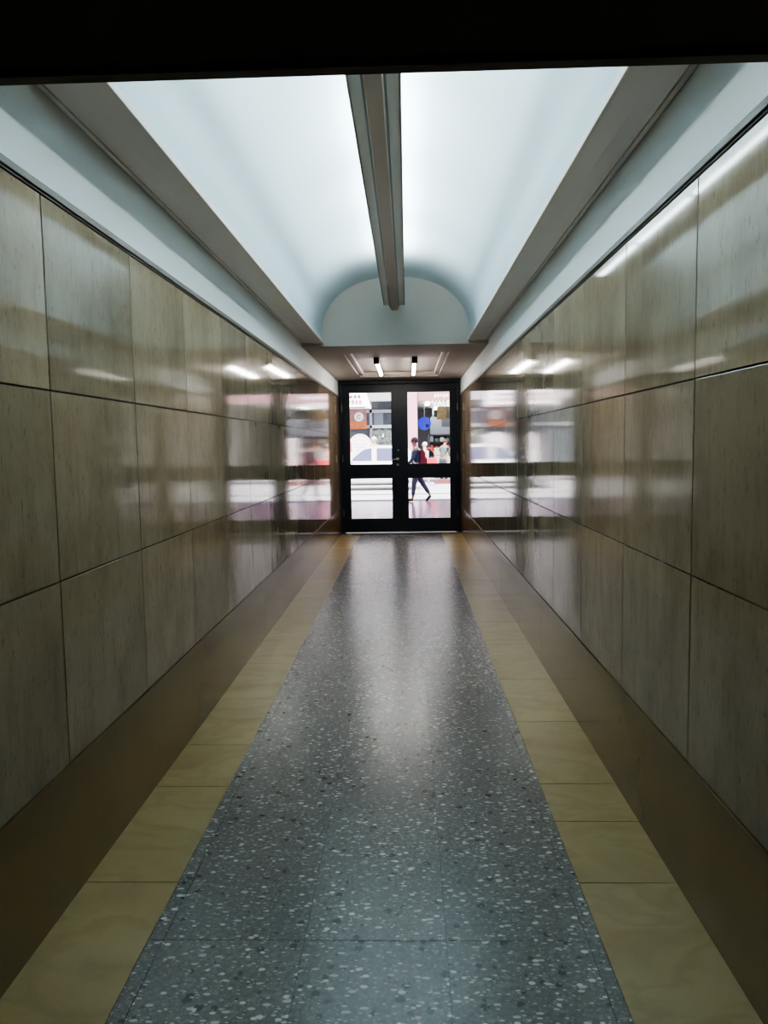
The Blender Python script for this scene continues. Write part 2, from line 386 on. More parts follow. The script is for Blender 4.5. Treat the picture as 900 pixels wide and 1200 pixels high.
m = MB(); m.tube((-.160, YD-.016, 1.165), (-.160, YD, 1.165), .021, n=20); m.build('lock_cylinder', STEEL, dl)
m = MB(); m.tube((-.150, YD-.010, 1.41), (-.150, YD, 1.41), .015, n=20); m.build('lock_cylinder', STEEL, dl)
m = MB(); m.box(-.140, -.112, YD-.006, YD, .05, 2.49); m.build('cover_strip', DOOR, dl)

exec_outside = True
# ================================================================== the street
PAV = mat('polished_pink_paving', (.22,.115,.19), .18, spec=.22, noise=.10, nscale=1.2)
ROAD = mat('pale_asphalt', (.55,.54,.53), .8, noise=.06, nscale=.8)  # pale, faintly mottled road surface
KERB = mat('shade_tinted_kerb_stone', (.10,.10,.17), .6)  # kerb stone, darkened lilac to carry the shade along the road edge
PLAS = mat('pale_facade_plaster', (.40,.38,.37), .8, noise=.05, nscale=1)
PINK = mat('pink_column_paint', (.70,.36,.44), .7)
MULL = mat('grey_aluminium', (.42,.43,.47), .4, metal=.3)
SGLS = mat('dark_shop_glass', (.10,.12,.14), .08, noise=.3, nscale=1.5)
DINT = mat('dark_shop_interior', (.10,.095,.10), .8, noise=.4, nscale=1.5)
SIGNW = mat('white_sign_face', (.92,.88,.88), .6)
REDT = mat('red_lettering', (.55,.08,.10), .6)
DKT = mat('dark_red_lettering', (.14,.03,.05), .6)
ORG = mat('orange_board', (.55,.17,.05), .7, noise=.2, nscale=6)

b = MB(); b.box(-16, 16, YD+.10, 20.45, -.15, -.006, 0); struct(b.build('floor.001', PAV))
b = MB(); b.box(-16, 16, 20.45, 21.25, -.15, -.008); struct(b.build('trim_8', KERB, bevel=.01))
b = MB(); b.box(-16, 16, 21.25, 21.95, -.2, -.10); struct(b.build('trim_11', mat('gutter_shade_band', (.10,.10,.17), .7)))  # dark strip beside the kerb, the band of shade put into its colour
b = MB(); b.box(-20, 20, 21.95, 33.0, -.25, -.11)
struct(b.build('floor.002', ROAD))
b = MB(); b.box(-16, 16, 24.9, 25.2, -.112, -.105); struct(b.build('trim_9', mat('dark_road_stripe', (.13,.11,.09), .9)))  # dark stripe along the road
b = MB(); b.box(-16, 16, 33.0, 45.2, -.15, 0); struct(b.build('floor.003', mat('far_pavement', (.5,.45,.42), .6, noise=.1)))
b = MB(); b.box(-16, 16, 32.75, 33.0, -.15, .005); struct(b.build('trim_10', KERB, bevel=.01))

# own building round the entrance: shades the pavement
b = MB(); W1 = XL-.3; W2 = XR+.3
b.box(-14, W1, YD-2, YD+.3, -.1, 13.9); b.box(W2, 14, YD-2, YD+.3, -.1, 13.9); b.box(W1, W2, YD-2, YD+.3, 4.3, 13.9)
b.box(XL-.3, XR+.3, YD+.09, YD+.3, ZL, 4.3)
struct(b.build('wall_front', mat('own_facade', (.5,.46,.44), .7)))

# ---- far side of the street
YF = 34.0
# building over the shops
fb = empty('shop_building', (0, YF, 0))
m = MB(); m.box(-14, -6.25, .5, 11, 0, 3.42); m.box(5.6, 14, .5, 11, 0, 3.42); m.box(-14, 14, 10.8, 11, 0, 3.42)
hw = struct(m.build('wall_street', PLAS)); hw.location = (0, YF, 0)
m = MB(); m.box(-14, 14, -.2, 11, 3.86, 9.5)
m.build('wall', PLAS, fb)
m = MB(); m.box(-14, 14, -.2, 10.8, 3.42, 3.85); hc = struct(m.build('ceiling.003', mat('grey_hall_ceiling', (.42,.42,.42), .7))); hc.location = (0, YF, 0)
for k in range(9):
    m = MB(); m.box(-12.5+k*3, -11.2+k*3, -.26, -.1, 5.2, 7.4); w_ = m.build('window', MULL, fb)
    m = MB(); m.box(-12.42+k*3, -11.9+k*3, -.28, -.26, 5.28, 7.32); m.box(-11.80+k*3, -11.28+k*3, -.28, -.26, 5.28, 7.32); m.build('pane', SGLS, w_)
tag(fb, 'pale plastered building standing over the shops across the street', 'building')
# left shop front: framed glass
fb = empty('glazed_shop', (0, YF, 0))
m = MB()
m.box(-6.2, .03, .50, .56, 0, 3.42)
m.build('shop_glass', SGLS, fb)
m = MB()
for x in (-6.2, -4.4, -3.0, -1.60, -.35): m.box(x-.05, x+.05, .42, .54, 0, 3.42)
for z in (.25, 2.32, 3.0): m.box(-6.2, .03, .42, .54, z-.07, z+.07)
m.build('shop_frame', MULL, fb)
m = MB(); m.box(-1.45,-1.05,.47,.50,2.40,2.92)
m.build('window_poster', mat('slate_poster', (.16,.20,.24), .5), fb)
m = MB(); m.box(-1.54,-.41,.485,.498,1.42,2.24)
m.build('window_display', mat('dark_green_goods', (.10,.13,.12), .5, noise=.9, nscale=11), fb)
m = MB(); m.box(-1.10,-1.03,.46,.485,1.85,2.0); m.build('price_tag', SIGNW, fb)
m = MB(); m.box(-.60,-.53,.46,.485,1.72,1.87); m.build('price_tag', SIGNW, fb)
tag(fb, 'grey framed glazed shop behind the white car', 'shop')
# inner back wall and side wall of the open hall
m = MB(); m.box(.03, .12, .3, 10.8, 0, 3.42); m.box(.03, 5.6, 10.6, 10.8, 0, 3.42); hw = struct(m.build('wall_hall', mat('hall_wall_paint', (.40,.42,.45), .7))); hw.location = (0, YF, 0)
# fascia
m = MB(); m.box(.50, 5.6, -.45, -.21, 3.38, 3.80); fs_ = m.build('shop_fascia', mat('pale_pink_fascia', (.42,.22,.24), .6))
tag(fs_, 'pale pink fascia board with white lettering above the open shop', 'sign'); fs_.location = (0, YF, 0)
text_mesh('lettering', 'VALEN', .36, SIGNW, fs_, (1.10, -.47, 3.13), sx=.98, extrude_bold=.006)
m = MB()
for k in range(9):
    x = 1.2 + k*.13; m.box(x, x+.085, -.47, -.45, 3.50+.02*(k % 3), 3.66)
m.build('lettering', SIGNW, fs_)
# pink column
m = MB(); m.box(.045, .46, -.60, -.18, 0, 3.86); m.box(.0, .50, -.64, -.14, 0, .22)
pc = m.build('pink_column', PINK, bevel=.015); pc.location = (0, YF, 0); tag(pc, 'tall square pink column in front of the open shop', 'column')

# awning sign on the left
aw = empty('shop_awning', (0, YF, 0))
m = MB()
A = [(-4.6,-.2,3.9),(-1.78,-.2,3.9),(-1.50,-1.3,3.12),(-4.6,-1.3,3.12)]
B = [(x, y, z-.05) for x, y, z in A]
m.add(A+B, [(0,1,2,3),(4,7,6,5),(0,4,5,1),(1,5,6,2),(2,6,7,3),(3,7,4,0)]); m.build('canopy', SIGNW, aw)
m = MB(); m.box(-4.6, -1.50, -1.33, -1.29, 3.04, 3.14); m.build('valance', SIGNW, aw)
d_ = Vector((0,-1.1,-.78)).normalized(); up_ = Vector((0,.58,-.82))
random.seed(11)
m = MB(); m2 = MB()
for row, (t0, t1, mm) in enumerate(((.30,.52,m),(.58,.84,m2))):
    x = -4.4
    while x < -1.95:
        w = random.uniform(.09,.16); a = Vector((0,-.2,3.9)); e_ = Vector((0,-1.3,3.12))
        p0 = a.lerp(e_, t0+random.choice((0,.03))); p1 = a.lerp(e_, t1-random.choice((0,.04)))
        o_ = Vector((0,-.012,.006))*-1 + Vector((0,-.03,-.0))
        q = [Vector((x, p0.y, p0.z))+o_, Vector((x+w, p0.y, p0.z))+o_, Vector((x+w, p1.y, p1.z))+o_, Vector((x, p1.y, p1.z))+o_]
        mm.add(q, [(0,1,2,3)]); x += w+.05
m.build('lettering', DKT, aw); m2.build('lettering', mat('rose_lettering', (.42,.10,.17), .6), aw)
m = MB(); m.box(-4.4,-1.75,-1.345,-1.33,3.07,3.11); m.build('stripe', DKT, aw)
tag(aw, 'white sloping shop awning with rows of dark red lettering', 'awning')
# hanging board with round emblem
hb = empty('emblem_sign', (-2.12, YF+.36, 2.66))
m = MB(); m.box(-.52,.33,-.02,.04,-.12,.42); m.build('board', mat('pink_brown_board', (.30,.15,.14), .6, noise=.3, nscale=6), hb)
m = MB(); m.box(-.52,.33,-.03,.04,-.44,-.12); m.build('lower_board', ORG, hb)
m = MB(); m.tube((.0,-.05,.10),(.0,-.02,.10),.20,n=32); m.build('disc', SIGNW, hb)
m = MB()
for i in range(24):
    if i in (0,1,23,22): continue
    a0 = 2*math.pi*i/24; a1 = 2*math.pi*(i+1)/24
    P = lambda r, a: (r*math.cos(a), -.056, .10+r*math.sin(a))
    m.add([P(.10,a0),P(.10,a1),P(.065,a1),P(.065,a0)], [(0,1,2,3)])
m.add([(.0-.02,-.056,.09),(.03,-.056,.09),(.03,-.056,.12),(-.02,-.056,.12)], [(0,1,2,3)])
m.build('emblem', mat('slate_emblem', (.04,.06,.12), .6), hb)
tag(hb, 'pink and orange shop board with a white round emblem, left window', 'sign')

# two arched white signs in the left shop window
def arch_sign(x, w, h, z, label, loc_y):
    r = empty('arched_sign', (x, loc_y, 0))
    pts = [(-w, 0)] + [(-w*math.cos(math.pi*i/20), z+(h-z)*math.sin(math.pi*i/20)) for i in range(21)] + [(w, 0)]
    m = MB(); m.prism(pts, 'y', 0, .04); m.build('board', SIGNW, r)
    for ra, rb in ((.90,.84),(.62,.58)):
        m = MB()
        for i in range(20):
            a0 = math.pi*i/20; a1 = math.pi*(i+1)/20
            P = lambda q, a: (-w*q*math.cos(a), -.006, z+(h-z)*q*math.sin(a))
            m.add([P(ra,a0),P(ra,a1),P(rb,a1),P(rb,a0)], [(0,1,2,3)])
        m.build('ring', mat('pale_red_ring', (.75,.45,.48), .6), r)
    m = MB()
    for zz, ww in ((z+.12,.4),(z+.0,.5),(z-.1,.45)): m.box(-w*ww, w*ww, -.008, 0, zz-.02, zz+.02)
    m.build('lettering', mat('faded_lilac_lettering', (.62,.48,.62), .6), r)
    m = MB(); m.add([(-w*.92,-.008,z-.2),(-w*.66,-.008,z-.2),(-w*.72,-.008,z+.16),(-w*.79,-.008,z+.27),(-w*.86,-.008,z+.14)], [(0,1,2,3,4)]); m.build('bottle_mark', mat('rose_mark', (.55,.16,.22), .6), r)
    return tag(r, label, 'sign', 'arched signs behind the white car')
arch_sign(-2.02, .52, 1.99, 1.42, 'large arched white sign behind the windscreen of the white car', 33.2)
arch_sign(-3.35, .50, 1.99, 1.42, 'arched white sign further left, beyond the front of the white car', 33.2)

# hall contents, right
m = MB(); m.box(1.31, 1.95, -.5, -.45, 2.56, 3.10); sg = m.build('hanging_sign', mat('olive_sign', (.045,.030,.003), .5, noise=.35, nscale=7)); sg.location = (0, YF, 0)
m = MB(); m.add([(1.68,-.51,2.62),(1.93,-.51,2.62),(1.93,-.51,3.02),(1.84,-.51,2.86),(1.76,-.51,3.04)], [(0,1,2,3,4)]); m.build('dark_mark', mat('black_mark', (.008,.007,.004), .5), sg)
for x in (1.4, 1.86):
    m = MB(); m.tube((x,-.475,3.10),(x,-.475,3.42),.008,n=8); m.build('hanging_rod', MULL, sg)
tag(sg, 'dark olive and black sign hanging under the pink fascia', 'sign')
m = MB(); m.tube((.80,.95,2.44),(.80,1.10,2.44),.30,n=40); bl = m.build('round_sign', mat('bright_blue_disc', (.03,.05,.70), .5), smooth=False)
bl.location = (0, YF, 0)
m = MB(); m.tube((.93,.93,2.33),(.93,.95,2.33),.085,n=24); m.build('dark_spot', mat('navy_spot', (.01,.01,.10), .5), bl)
m = MB(); m.tube((.80,1.02,2.70),(.80,1.02,3.42),.01,n=8); m.build('hanging_rod', MULL, bl)
tag(bl, 'round bright blue hanging sign beside the pink column', 'sign')
m = MB(); m.box(1.10, 3.4, 2.0, 2.7, 1.95, 2.75); un = m.build('hanging_cabinet', mat('pale_blue_grey_cabinet', (.45,.49,.54), .5), bevel=.01); un.location = (0, YF, 0)
m = MB(); m.box(1.62, 2.05, 1.97, 2.0, 2.30, 2.70); m.box(2.2, 2.6, 1.97, 2.0, 2.30, 2.70); m.build('grille', mat('slate_grille', (.12,.14,.17), .6), un)
for x in (1.2, 3.2):
    m = MB(); m.box(x,x+.08,2.3,2.38,2.75,3.42); m.build('hanger', MULL, un)
tag(un, 'pale blue grey cabinet hanging from the hall ceiling with dark grille', 'cabinet')
lampm = mat('bright_hall_lamp', (.9,.9,.9), .5, emit=(1,1,.95), es=9)
for k, (x, y) in enumerate(((.95, 1.6), (2.6, 3.0), (1.5, 6.0))):
    m = MB(); m.box(x-.09, x+.09, y-.8, y+.8, 3.30, 3.36); l_ = m.build('hall_lamp', lampm); l_.location = (0, YF, 0)
    m = MB(); m.box(x-.03, x+.03, y-.3, y+.3, 3.36, 3.42); m.build('bracket', MULL, l_)
    tag(l_, ['lit ceiling lamp nearest the blue round sign in the hall','lit ceiling lamp above the grey cabinet in the hall','lit ceiling lamp deep inside the hall'][k], 'lamp', 'lamps under the hall ceiling')

# shelf of goods: rack with bottles
rk = empty('shop_rack', (2.35, YF+1.6, 0))
m = MB()
for x in (-1.35, 1.35): m.box(x-.03, x+.03, -.22, .22, 0, 1.93)
m.box(-1.35, 1.35, .19, .22, 0, 1.93)
m.build('frame', DINT, rk)
for z in (.3,.75,1.2,1.60,1.90):
    m = MB(); m.box(-1.32, 1.32, -.22, .19, z-.015, z+.015); m.build('shelf', mat('dark_shelf', (.06,.05,.07), .6), rk)
tag(rk, 'dark rack of shelves full of packets at the back of the hall stall', 'rack')
gm = [mat('packet_'+n_, c_, .6) for n_, c_ in (('grey',(.30,.33,.35)),('red',(.45,.10,.08)),('white',(.65,.66,.62)),('green',(.10,.20,.12)),('blue',(.12,.18,.35)),('brown',(.22,.13,.08)))]
names = ['grey','red','white','green','blue','brown']
random.seed(5)
for lvl, z in enumerate((.765,1.215,1.615)):
    nx = 11
    for k in range(nx):
        x = -1.22 + k*.24; i = random.randrange(6); h_ = random.uniform(.16,.26)
        m = MB(); w = random.uniform(.07,.10)
        m.prism([(-w,0),(w,0),(w,h_*.75),(w*.5,h_),(-w*.5,h_),(-w,h_*.75)], 'y', -.08, .08)
        p = m.build('packet', gm[i]); p.location = (2.35+x, YF+1.55, z)
        tag(p, names[i]+' packet on the '+['lower','middle','upper'][lvl]+' shelf of the dark rack', 'packet', names[i]+' packets on the '+['lower','middle','upper'][lvl]+' shelf of the dark rack')
# produce stall with crates
st = empty('market_stall', (1.75, YF-.1, 0))
m = MB(); m.box(-.62,.62,-.35,.35,.78,.84); m.build('table_top', mat('stall_board', (.45,.42,.38), .7), st)
for sx in (-.56,.56):
    for sy in (-.3,.3):
        m = MB(); m.box(sx-.03,sx+.03,sy-.03,sy+.03,0,.78); m.build('leg', MULL, st)
m = MB(); m.box(-.60,.60,-.36,-.345,.35,.78); m.build('front_cloth', mat('green_grey_cloth', (.35,.40,.35), .8, noise=.4, nscale=9), st)
tag(st, 'market stall table with a green grey cloth at the hall entrance', 'stall')
CR = mat('pale_wood_crate', (.55,.45,.35), .7); OR1 = mat('orange_fruit', (.72,.27,.12), .5); WH1 = mat('pale_packet', (.7,.68,.62), .6)
for k, (dx, z, tilt) in enumerate(((-.40,.84,0),(0,.84,0),(.40,.84,0),(-.40,1.09,0),(0,1.09,0))):
    c = empty('produce_crate', (1.75+dx, YF-.12, z))
    m = MB(); m.box(-.18,.18,-.15,.15,0,.015)
    for zz in (.03,.11,.19):
        m.box(-.18,.18,-.15,-.138,zz,zz+.05); m.box(-.18,.18,.138,.15,zz,zz+.05); m.box(-.18,-.168,-.15,.15,zz,zz+.05); m.box(.168,.18,-.15,.15,zz,zz+.05)
    m.box(-.165,.165,-.135,.135,.015,.16)
    m.build('crate_body', CR, c)
    tag(c, ['bottom left produce crate on the market stall','bottom middle produce crate on the market stall','bottom right produce crate on the market stall','upper left produce crate heaped with orange fruit','upper middle produce crate heaped with orange fruit'][k], 'crate', 'crates on the market stall')
    if k > 1:
        for i in range(4):
            for j in range(2):
                q = MB(); q.ball((0,0,0), .042, n=12, k=8); fr = q.build('orange', OR1, smooth=True)
                fr.location = (1.75+dx-.125+i*.083, YF-.12-.06+j*.11, z+.16+.042)
                tag(fr, 'orange fruit heaped in the '+['','','bottom right','upper left','upper middle'][k]+' crate on the stall', 'fruit', 'oranges in the '+['','','bottom right','upper left','upper middle'][k]+' crate')
# white poster board seen mirrored in the left wall
pb = empty('poster_board', (2.95, 33.3, 0))
m = MB(); m.box(-.42,.42,0,.05,.55,1.85); m.build('board', SIGNW, pb)
for x in (-.38, .33):
    m = MB(); m.box(x,x+.05,.0,.05,0,.55); m.build('leg', MULL, pb)
m = MB()
random.seed(9)
for r in range(9):
    x = -.36
    while x < .30:
        w = random.uniform(.04,.12); m.box(x, x+w, -.006, 0, 1.72-r*.13, 1.77-r*.13); x += w+.035
m.build('lettering', REDT, pb)
tag(pb, 'white standing poster board with rows of red lettering, right of the shop', 'poster')
# low brown pallet at the kerb
m = MB()
for k in range(7): m.box(-.75+k*.22, -.60+k*.22, -.4, .4, .13, .16)
for y in (-.36, 0, .36): m.box(-.75, .87, y-.04, y+.04, .0, .13)
pl = m.build('wooden_pallet', mat('red_brown_wood', (.20,.085,.075), .8, noise=.2, nscale=5)); pl.location = (1.85, 31.6, -.11)
tag(pl, 'low red brown wooden pallet lying at the far kerb', 'pallet')

# ---- white car
def make_car():
    r = empty('car', (0, 28.0, -.11), 0)
    PAINT = mat('white_car_paint', (.85,.86,.87), .25, coat=.5); CG = mat('blue_grey_car_glass', (.13,.14,.24), .08); TY = mat('tyre_rubber', (.02,.02,.02), .8)
    RIM = mat('silver_rim', (.5,.5,.52), .3, metal=.8); PL = mat('black_car_plastic', (.03,.03,.03), .6)
    xf, xb = -3.55, .42
    # cross-sections along the length: (x, z bottom, z belt, half width)
    sec = [(xf,.42,.62,.60),(xf+.08,.30,.74,.74),(xf+.35,.24,.84,.82),(xf+.9,.24,.93,.85),(-2.30,.22,.98,.86),(-1.5,.20,1.02,.87),(-.6,.20,1.05,.87),(.0,.24,1.05,.86),(.25,.28,1.02,.82),(.36,.34,.95,.78),(xb,.42,.82,.70)]
    m = MB(); vs = []; K = 12
    for x, zb, zt, w in sec:
        h_ = zt-zb
        prof = [(-w*.86,zb),(-w*.97,zb+h_*.12),(-w,zb+h_*.45),(-w*.985,zb+h_*.75),(-w*.93,zb+h_*.95),(-w*.80,zt),(w*.80,zt),(w*.93,zb+h_*.95),(w*.985,zb+h_*.75),(w,zb+h_*.45),(w*.97,zb+h_*.12),(w*.86,zb)]
        vs += [(x, y, z) for y, z in prof]
    fs = [tuple(range(K)), tuple(range(len(vs)-1, len(vs)-K-1, -1))]
    for i in range(len(sec)-1):
        for j in range(K): a = i*K+j; c = i*K+(j+1) % K; fs.append((a, c, c+K, a+K))
    m.add(vs, fs); m.build('body', PAINT, r, smooth=True)
    # cabin
    cab = [(-2.22,.98,.80),(-2.02,1.13,.77),(-1.70,1.42,.70),(-1.45,1.555,.66),(-.9,1.60,.65),(-.3,1.585,.65),(.05,1.50,.66),(.28,1.20,.72),(.33,1.0,.74)]
    m = MB(); vs = []
    for x, z, w in cab: vs += [(x,-w,z),(x,w,z)]
    n_ = len(cab); base = [(x, s*.80, .96) for x in (-2.22,.33) for s in (-1,1)]
    fs = [(2*i,2*i+1,2*i+3,2*i+2) for i in range(n_-1)]
    vs2 = []
    for x, z, w in cab: vs2 += [(x,-.80,.97),(x,.80,.97)]
    fs += [(2*i, 2*i+2, 2*n_+2*i+2, 2*n_+2*i) for i in range(n_-1)] + [(2*i+1, 2*n_+2*i+1, 2*n_+2*i+3, 2*i+3) for i in range(n_-1)]
    m.add(vs+vs2, fs); m.build('roof', PAINT, r, smooth=False)
    # side windows: front and rear, both sides
    def yside(z): return .80 - (z-.97)/(1.58-.97)*.15
    for s in (-1, 1):
        for nm, pts in (('front_window', [(-2.02,1.06),(-1.70,1.34),(-1.50,1.47),(-1.26,1.50),(-1.26,1.06)]), ('rear_window', [(-1.08,1.06),(-1.08,1.50),(-.45,1.49),(-.10,1.40),(.02,1.10),(.0,1.06)])):
            m = MB(); a = [(x, s*(yside(z)+.012), z) for x, z in pts]; m.add(a, [tuple(range(len(a)))]); m.build(nm, CG, r)
        for x in (-1.2, -.55):
            m = MB(); m.box(x-.08, x+.08, s*.875-.015, s*.875+.015, .86, .89); m.build('door_handle', PL, r, bevel=.005)
        m = MB(); m.box(xf+.9, .2, s*.865-.012, s*.865+.012, .50, .55); m.build('side_strip', PL, r)
        m = MB(); m.box(xf+1.1, -.25, s*.84-.02, s*.84+.02, .19, .25); m.build('sill', PL, r)
        m = MB(); m.ball((-1.98, s*.93, 1.08), .06, .09, .055); m.build('wing_mirror', PAINT, r, smooth=True)
        m = MB(); m.ball((xf+.16, s*.62, .72), .13, .12, .08); m.build('headlight', STEEL, r, smooth=True)
        m = MB(); m.ball((xb-.06, s*.62, .86), .06, .08, .12); m.build('tail_light', mat('red_lens', (.5,.02,.02), .3), r, smooth=True)
    m = MB(); m.add([(-2.20,-.70,1.01),(-2.20,.70,1.01),(-1.70,.62,1.425),(-1.70,-.62,1.425)], [(0,1,2,3)]); o = m.build('windscreen', CG, r); o.location.z = .012; o.location.x = -.012
    for wx in (-2.85, -.25):
        for s in (-1, 1):
            m = MB(); m.tube((wx, s*.68, .30), (wx, s*.885, .30), .30, n=28); w_ = m.build('wheel', TY, r)
            m = MB(); m.tube((wx, s*.885, .30), (wx, s*.895, .30), .20, n=24); m.build('rim', RIM, w_)
    tag(r, 'white car standing in the sunlit street, seen through the left door pane', 'car')
make_car()

# ---- people
def skin_obj(name, chains, mats, parent, sub=1, root=0):
    """chains: list of [(x,y,z,r),...]; first point of a later chain may be an index into earlier points"""
    vs = []; rs = []; es = []
    for ch in chains:
        prev = None
        for p in ch:
            if isinstance(p, int): prev = p; continue
            vs.append(p[:3]); rs.append(p[3]); i = len(vs)-1
            if prev is not None: es.append((prev, i))
            prev = i
    me = bpy.data.meshes.new(name); me.from_pydata(vs, es, []); me.materials.append(mats)
    o = bpy.data.objects.new(name, me); COL.objects.link(o); o.parent = parent
    sk = o.modifiers.new('Skin', 'SKIN'); sk.use_smooth_shade = True
    for i, r_ in enumerate(rs):
        sv = me.skin_vertices[0].data[i]
        sv.radius = r_ if isinstance(r_, tuple) else (r_, r_); sv.use_root = i == root; sv.use_loose = False
    s = o.modifiers.new('Subdivision', 'SUBSURF'); s.levels = sub; s.render_levels = sub
    return o

def person(loc, rz, H, legs, arms, cols, label, lean=0.0, hairlong=False):
    """local frame: faces +x, left is +y. legs: [(knee dx, knee dz, ankle dx, ankle dz, toe pitch)] left,right"""
    r = empty('person', loc, rz); k = H/1.72
    skinm, hairm, topm, trm, shoem = cols
    hip = .92*k; L_ = lean
    def P(x, y, z, rr): return (x*k + L_*max(0, z-.92)*k, y*k, z*k, rr*k)
    ch = [[P(0,0,.95,.13), P(0,0,1.10,.125), P(0,0,1.30,.145), P(0,0,1.41,.11), P(.01,0,1.50,.055), P(.02,0,1.57,.075), P(.025,0,1.66,.085)]]
    # indices: 0 pelvis,1,2 chest,3 shoulders,4 neck,5,6 head
    idx = 7; leg_pts = []
    for s, (kx, kz, ax, az, tp) in zip((1,-1), legs):
        pts = [0, P(0,s*.09,.88,.095), P(kx*.5,s*.095,(.88+kz)/2,.08), P(kx,s*.095,kz,.058), P((kx+ax)/2,s*.095,(kz+az)/2,.052), P(ax,s*.095,az,.036)]
        fx_, fz_ = math.cos(tp), -math.sin(tp)
        toe = [P(ax+.05*fx_,s*.095,az-.045+.05*fz_,.038), P(ax+.15*fx_,s*.10,az-.055+.15*fz_,.030)]
        ch.append(pts+toe); leg_pts.append((s, kx, kz, ax, az, tp)); idx += 7
    arm_pts = []
    for s, (ex, ez, wx, wz) in zip((1,-1), arms):
        i0 = idx
        pts = [3, P(0,s*.17,1.40,.062), P(ex,s*.22,ez,.042), P(wx,s*.22,wz,.028), P(wx+(wx-ex)*.22,s*.22,wz+(wz-ez)*.22,.034), P(wx+(wx-ex)*.36,s*.22,wz+(wz-ez)*.36,.032)]
        ch.append(pts); idx += 5
        palm = idx-1; d = Vector((wx-ex, 0, wz-ez)).normalized(); u = Vector((-d.z, 0, d.x))
        base = Vector((wx+(wx-ex)*.36, s*.22, wz+(wz-ez)*.36))
        for q, ln in zip((-.027,-.009,.009,.027), (.058,.072,.068,.050)):
            a = base+u*q+d*.025; b_ = a+d*ln*.55+Vector((0,-s*.006,0)); c_ = b_+d*ln*.45+Vector((0,-s*.016,0))
            ch.append([palm]+[P(v.x,v.y,v.z,.0085) for v in (a,b_,c_)]); idx += 3
        tb = Vector((wx+(wx-ex)*.24, s*.22, wz+(wz-ez)*.24)); a = tb+u*.042+d*.02; b_ = a+u*.014+d*.035
        ch.append([palm-1]+[P(v.x,v.y,v.z,.0095) for v in (a,b_)]); idx += 2
        arm_pts.append((s, ex, ez, wx, wz))
    body = skin_obj('body', ch, skinm, r)
    # face
    hx, hz = (.025+L_*.74)*k, 1.64*k
    for s in (-1, 1):
        m = MB(); m.ball((hx+.080*k, s*.032*k, hz+.012*k), .011*k, n=10, k=6); m.build('eye', mat('dark_eye', (.02,.015,.01), .3), r, smooth=True)
        m = MB(); m.ball((hx-.005*k, s*.086*k, hz-.005*k), .014*k, .010*k, .028*k, n=10, k=8); m.build('ear', skinm, r, smooth=True)
    m = MB(); m.ball((hx+.092*k, 0, hz-.018*k), .018*k, .013*k, .022*k, n=10, k=8); m.build('nose', skinm, r, smooth=True)
    m = MB(); m.ball((hx+.080*k, 0, hz-.055*k), .010*k, .026*k, .008*k, n=10, k=6); m.build('mouth', mat('lips', (.40,.15,.13), .5), r, smooth=True)
    m = MB(); m.ball((hx-.018*k, 0, hz+.035*k), .100*k, .096*k, .090*k, n=20, k=14)
    if hairlong: m.ball((hx-.050*k, 0, hz-.04*k), .065*k, .090*k, .12*k, n=16, k=12)
    m.build('hair', hairm, r, smooth=True)
    # clothes
    tch = [[P(0,0,.86,.155), P(0,0,1.08,.150), P(0,0,1.30,.168), P(0,0,1.42,.105)]]; 
    for s, ex, ez, wx, wz in arm_pts:
        tch.append([3, P(0,s*.175,1.40,.078), P(ex,s*.22,ez,.057), P(ex+(wx-ex)*.85,s*.22,ez+(wz-ez)*.85,.042)])
    skin_obj('jacket', tch, topm, r)
    tch = [[P(0,0,.95,.140), P(0,0,.88,.120)]]
    for s, kx, kz, ax, az, tp in leg_pts:
        tch.append([1, P(.01,s*.09,.82,.112), P(kx,s*.095,kz,.076), P(ax+(kx-ax)*.12,s*.095,az+(kz-az)*.12,.054)])
    skin_obj('trousers', tch, trm, r)
    for s, kx, kz, ax, az, tp in leg_pts:
        fx_, fz_ = math.cos(tp), -math.sin(tp)
        sh = [[P(ax-.03*fx_,s*.095,az-.035-.03*fz_,.046), P(ax+.06*fx_,s*.095,az-.045+.06*fz_,.046), P(ax+.17*fx_,s*.10,az-.052+.17*fz_,.036)]]
        skin_obj('shoe', sh, shoem, r)
    return tag(r, label, 'person')
SK1 = mat('brown_skin', (.32,.17,.12), .6); SK2 = mat('light_skin', (.62,.42,.34), .6)
NAVY = mat('navy_jacket', (.035,.045,.085), .8); JEAN = mat('grey_jeans', (.05,.05,.08), .8); BLK = mat('black_shoe', (.02,.02,.025), .6)
HAIR1 = mat('dark_red_brown_hair', (.09,.035,.035), .7); WHT = mat('white_cloth', (.85,.84,.82), .8); HAIRW = mat('white_hair', (.80,.76,.72), .8)
GRN = mat('grey_green_shirt', (.09,.12,.11), .8)
walk = [(-.02,.50,-.12,.09,0),(.14,.50,.22,.09,0)]
# walking left (faces -x): rear leg = trailing toward +x in the world
p1 = person((.25, 20.40, -.006), math.pi, 1.66, [(.08,.50,.12,.093,.0),(-.15,.50,-.36,.165,.75)], [(.10,1.16,.26,1.00),(-.12,1.16,-.10,.92)], (SK1,HAIR1,NAVY,JEAN,BLK), 'person in navy jacket and grey jeans walking left on the pavement', lean=.06)
m = MB()
m.prism([(.0,.0),(.16,.02),(.20,.18),(.17,.40),(.10,.48),(.0,.47)], 'y', -.15, .15)
bp_ = empty('backpack', (.335, 20.40, .90)); bp_.scale = (.8,1,1)
m.build('bag', mat('maroon_canvas', (.16,.02,.035), .8), bp_, bevel=.03, segs=3)
m = MB(); m.prism([(.16,.06),(.24,.08),(.23,.24),(.185,.26)], 'y', -.11, .11); m.build('front_pocket', mat('dark_maroon_canvas', (.10,.015,.03), .8), bp_, bevel=.02)
